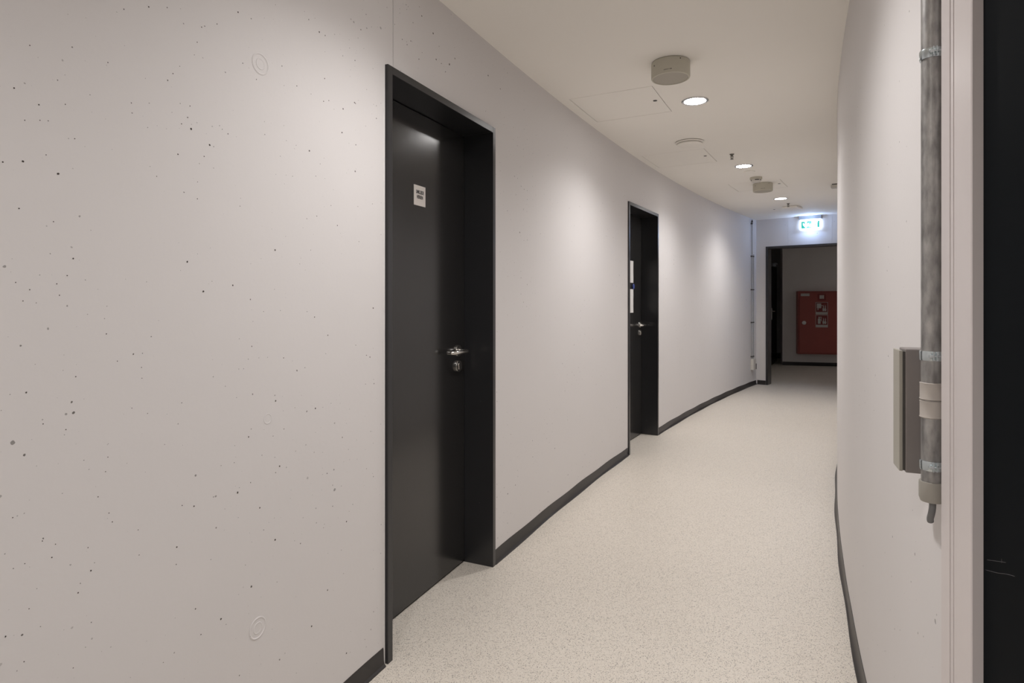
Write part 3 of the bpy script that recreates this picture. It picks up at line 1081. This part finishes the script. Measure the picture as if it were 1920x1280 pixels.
def sign_shape(name, pts, z, mat, parent, off=0.0):
    bm = bmesh.new()
    for p in pts:
        prism(bm, p, off, off + 0.0012, Matrix.Translation((0, 0.0382, z)) @ TX)
    return obj(name, bm, mat, parent)


sign_shape('green_field', [[(-0.122, -0.052), (0.020, -0.052), (0.020, 0.052), (-0.122, 0.052)]], -0.080, 'sign_green', pn)
sign_shape('green_bar', [[(0.098, -0.048), (0.124, -0.048), (0.124, 0.050), (0.104, 0.050), (0.096, 0.01)]],
           -0.080, 'sign_green', pn)
sign_shape('down_arrow', [[(-0.072, 0.050), (-0.046, 0.050), (-0.046, 0.004), (-0.020, 0.026), (-0.020, -0.004), (-0.059, -0.048), (-0.098, -0.004), (-0.098, 0.026), (-0.072, 0.004)]],
           -0.078, 'sign_arrow', pn, 0.0013)
sign_shape('running_figure', [[(0.048, 0.028), (0.056, 0.028), (0.074, -0.010), (0.066, -0.016)], [(0.062, -0.012), (0.066, -0.016), (0.046, -0.040), (0.038, -0.034)],
                              [(0.066, -0.008), (0.090, -0.012), (0.090, -0.020), (0.066, -0.016)]], -0.080, 'sign_green_dark', pn, 0.0003)

ld = bpy.data.lights.new('exit_sign_tube', 'POINT')
ld.energy = 4.6
ld.color = (0.42, 0.60, 1.0)
ld.shadow_soft_size = 0.03
lo = bpy.data.objects.new('exit_sign_lamp', ld)
lo.location = (0, 0.085, -0.09)
COL.objects.link(lo)
lo.parent = root
ld2 = bpy.data.lights.new('exit_sign_back_tube', 'POINT')
ld2.energy = 1.0
ld2.color = (0.42, 0.60, 1.0)
ld2.shadow_soft_size = 0.008
lo2 = bpy.data.objects.new('exit_sign_back_lamp', ld2)
lo2.location = (0, 0.016, -0.08)
COL.objects.link(lo2)
lo2.parent = root

# ---------------------------------------------------------------- conduits in the corner
def conduit(f, z0, z1, rad, clips, name, label, top=False):
    mtx = arc_frame(f, R_OUT, 0, 'left')
    root = empty(name)
    root.matrix_world = mtx
    tag(root, label, 'pipe', 'thin conduits in the far corner')
    bm = bmesh.new()
    tube(bm, [(0, rad + 0.008, z0), (0, rad + 0.008, z1)], rad, 14)
    obj('tube', bm, 'tube_grey', root, smooth=True)
    for z in clips:
        bm = bmesh.new()
        box(bm, -rad - 0.010, rad + 0.010, 0.0, 0.008, z - 0.009, z + 0.009)
        lathe(bm, [(rad + 0.0003, -0.008), (rad + 0.003, -0.008), (rad + 0.003, 0.008), (rad + 0.0003, 0.008)], 18, Matrix.Translation((0, rad + 0.008, z)))
        obj('clip', bm, 'dark_small', root)
    if top:
        bm = bmesh.new()
        lathe(bm, [(0, z1 - 0.01), (0.014, z1 - 0.01), (0.006, z1 + 0.03), (0, z1 + 0.03)], 16, Matrix.Translation((0, rad + 0.008, 0)))
        obj('end_cap', bm, 'dark_small', root)
    return root


conduit(142.60, 0.42, 2.53, 0.009, (2.50, 2.00, 1.485, 0.98, 0.455), 'conduit_pipe', 'taller thin grey conduit in the far left corner, reaching the ceiling', True)
conduit(142.46, 0.42, 2.03, 0.008, (2.00, 1.485, 0.98, 0.455), 'conduit_pipe', 'shorter thin grey conduit in the far left corner, beside the taller one')
mtx = arc_frame(142.53, R_OUT, 0.335, 'left')
root = empty('socket_box')
root.matrix_world = mtx
tag(root, 'small white socket box at the foot of the thin conduits', 'socket box')
bm = bmesh.new()
box(bm, -0.062, 0.062, 0, 0.045, -0.085, 0.085)
obj('housing', bm, 'wall_smooth' if False else 'white_plastic', root, bevel=0.004)
bm = bmesh.new()
box(bm, 0.0635, 0.085, 0.008, 0.050, -0.080, 0.006)
obj('side_cover', bm, 'dark_small', root, bevel=0.002)

# ---------------------------------------------------------------- right wall: galvanised pipe, clamps, couplings, junction box, cable
PF, PN, PR = 157.312, 0.0205, 0.0163
root = empty('galvanised_pipe')
mtx = arc_frame(PF, R_IN, 0, 'right')
root.matrix_world = mtx
tag(root, 'thick galvanised vertical pipe clamped to the right wall by the white frame', 'pipe')
bm = bmesh.new()
tube(bm, [(0, PN, 0.985), (0, PN, H_CEIL - 0.001)], PR, 40)
# rolled seam
box(bm, PR - 0.001, PR + 0.0003, PN - 0.0008, PN + 0.0012, 0.985, H_CEIL - 0.002)
obj('tube', bm, 'galv', root, smooth=True)
for z in (1.762, 1.2206, 1.0238):
    bm = bmesh.new()
    lathe(bm, [(PR - 0.0005, -0.0085), (PR + 0.0020, -0.0085), (PR + 0.0026, -0.006), (PR + 0.0026, 0.006), (PR + 0.0020, 0.0085), (PR - 0.0005, 0.0085), (PR - 0.0005, -0.0085)], 40, Matrix.Translation((0, PN, z)))
    box(bm, -0.008, 0.008, 0.0, 0.005, z - 0.007, z + 0.007)
    c = obj('clamp', bm, 'zinc', root, smooth=True)
    bm = bmesh.new()
    for s in (-0.0035, 0.0015):
        box(bm, PR - 0.003, PR + 0.0085, PN + s, PN + s + 0.0016, z - 0.0078, z + 0.0078)
    obj('clamp_ear', bm, 'zinc', c, bevel=0.0005)
    bm = bmesh.new()
    mm = Matrix.Translation((PR + 0.0048, PN, z)) @ FACE
    lathe(bm, [(0, 0.0085), (0.0025, 0.0085), (0.0038, 0.0070), (0.0038, 0.0032), (0.0019, 0.0031), (0.0019, -0.010), (0, -0.010)], 16, mm)
    obj('screw', bm, 'zinc', c, smooth=True)
for z0, z1 in ((1.1410, 1.1725), (1.1085, 1.1400)):
    bm = bmesh.new()
    lathe(bm, [(PR, z0), (PR + 0.0012, z0 + 0.0004), (PR + 0.0026, z0 + 0.002), (PR + 0.0018, z0 + 0.004), (PR + 0.0018, z1 - 0.003), (PR + 0.0024, z1 - 0.001), (PR, z1)], 40, Matrix.Translation((0, PN, 0)))
    obj('coupling', bm, 'tape', root, smooth=True)
bm = bmesh.new()
lathe(bm, [(PR + 0.0002, 0.9945), (PR + 0.0030, 0.9945), (PR + 0.0034, 0.990), (PR + 0.0034, 0.966), (PR + 0.0010, 0.9585), (PR - 0.004, 0.957), (0, 0.957)], 40, Matrix.Translation((0, PN, 0)))
obj('end_sleeve', bm, 'pvc', root, smooth=True)
bm = bmesh.new()
cp = smooth_path([(0.006, PN, 0.965), (0.006, PN, 0.950), (0.004, PN + 0.001, 0.938), (-0.001, PN + 0.002, 0.926), (-0.003, PN + 0.0005, 0.9185)], 6)
tube(bm, cp, [0.0055] * (len(cp) - 3) + [0.0052, 0.004, 0.002], 16)
o = obj('grey_cable', bm, 'cable', smooth=True)
o.matrix_world = mtx
tag(o, 'short end of grey cable hanging out of the galvanised pipe', 'cable')

BF, BN, BZ0, BZ1 = 157.232, 0.0, 0.994, 1.228
mtx = arc_frame(BF, R_IN, 0, 'right')
root = empty('junction_box')
root.matrix_world = mtx
tag(root, 'taupe metal junction box on the right wall behind the galvanised pipe', 'junction box')
bm = bmesh.new()
box(bm, -0.056, 0.0, 0.0, 0.0520, BZ0, BZ1)
obj('body', bm, 'box', root, bevel=0.002)
bm = bmesh.new()
box(bm, -0.0575, -0.0015, 0.0560, 0.0620, BZ0 + 0.002, BZ1 - 0.003)
obj('cover', bm, 'lid', root, bevel=0.0012)
bm = bmesh.new()
box(bm, -0.054, -0.002, 0.0515, 0.0565, BZ0 + 0.004, BZ1 - 0.005)
obj('lid_side_shade', bm, 'dark_small', root)  # dark strip painting the shade along the side of the lid

# ---------------------------------------------------------------- red hydrant cabinet in the lobby
mF = Matrix(((BD.x, BD.y, 0, 0), (BD.y, -BD.x, 0, 0), (0, 0, 1, 0), (0, 0, 0, 1)))
cab0 = B1 + BD * 0.255
mC = Matrix(((BD.x, BD.y, 0, cab0.x), (BD.y, -BD.x, 0, cab0.y), (0, 0, 1, 0), (0, 0, 0, 1)))   # x right, y towards the camera
root = empty('fire_hose_cabinet')
root.matrix_world = mC
tag(root, 'wine red wall cabinet with fire signs on the far lobby wall', 'cabinet')
CWd, CZ0, CZ1 = 0.98, 0.245, 1.505
bm = bmesh.new()
box(bm, 0, CWd, 0.0, 0.16, CZ0, CZ1)
obj('body', bm, 'red', root, bevel=0.006)
bm = bmesh.new()
box(bm, 0.028, CWd - 0.028, 0.158, 0.178, CZ0 + 0.028, CZ1 - 0.028)
dr = obj('cabinet_door', bm, 'red', root, bevel=0.004)
bm = bmesh.new()
lathe(bm, [(0, 0.17), (0.038, 0.17), (0.038, 0.186), (0.030, 0.192), (0.012, 0.192), (0.010, 0.186), (0, 0.186)], 36, Matrix.Translation((0.115, 0, 0.872)) @ FACE)
box(bm, 0.085, 0.145, 0.186, 0.196, 0.864, 0.880)
obj('twist_lock', bm, 'satin', dr, smooth=True)


def flat_sign(name, rects, mat, parent, y=0.179, t=0.001):
    bm = bmesh.new()
    for r in rects:
        if len(r) == 4 and not isinstance(r[0], tuple):
            box(bm, r[0], r[1], y, y + t, r[2], r[3])
        else:
            prism(bm, list(r), y, y + t, FACE)
    return obj(name, bm, mat, parent)


X0 = 0.315
flat_sign('inspection_label', [(0.055, 0.215, 1.405, 1.458)], 'label_white', dr)
w = flat_sign('alarm_sign', [(X0 + 0.045, X0 + 0.195, 1.318, 1.452)], 'red_dark', dr)
flat_sign('button_symbol', [(X0 + 0.082, X0 + 0.128, 1.352, 1.424), (X0 + 0.132, X0 + 0.162, 1.352, 1.424)], 'label_white', w, 0.1805)
for z0, nm in ((1.040, 'hose_sign'), (0.785, 'extinguisher_sign')):
    w = flat_sign(nm, [(X0 + 0.010, X0 + 0.232, z0, z0 + 0.245)], 'label_white', dr)
    fld = flat_sign('red_field', [(X0 + 0.018, X0 + 0.224, z0 + 0.050, z0 + 0.238)], 'red_dark', w, 0.1805)
    rs = []
    if nm == 'hose_sign':
        rs += [(X0 + 0.034, X0 + 0.112, z0 + 0.125, z0 + 0.220), (X0 + 0.045, X0 + 0.060, z0 + 0.085, z0 + 0.125), (X0 + 0.112, X0 + 0.140, z0 + 0.170, z0 + 0.182)]
    else:
        rs += [(X0 + 0.050, X0 + 0.100, z0 + 0.070, z0 + 0.175), (X0 + 0.066, X0 + 0.084, z0 + 0.175, z0 + 0.200), (X0 + 0.056, X0 + 0.118, z0 + 0.196, z0 + 0.210), (X0 + 0.108, X0 + 0.118, z0 + 0.120, z0 + 0.200)]
    for k, dx in enumerate((0.150, 0.185)):
        x = X0 + dx
        rs.append(((x - 0.012, z0 + 0.068), (x + 0.014, z0 + 0.068), (x + 0.020, z0 + 0.100), (x + 0.008, z0 + 0.130), (x + 0.014, z0 + 0.160), (x - 0.004, z0 + 0.195), (x - 0.002, z0 + 0.150), (x - 0.016, z0 + 0.110)))
    flat_sign('pictogram', rs, 'label_white', fld, 0.182)
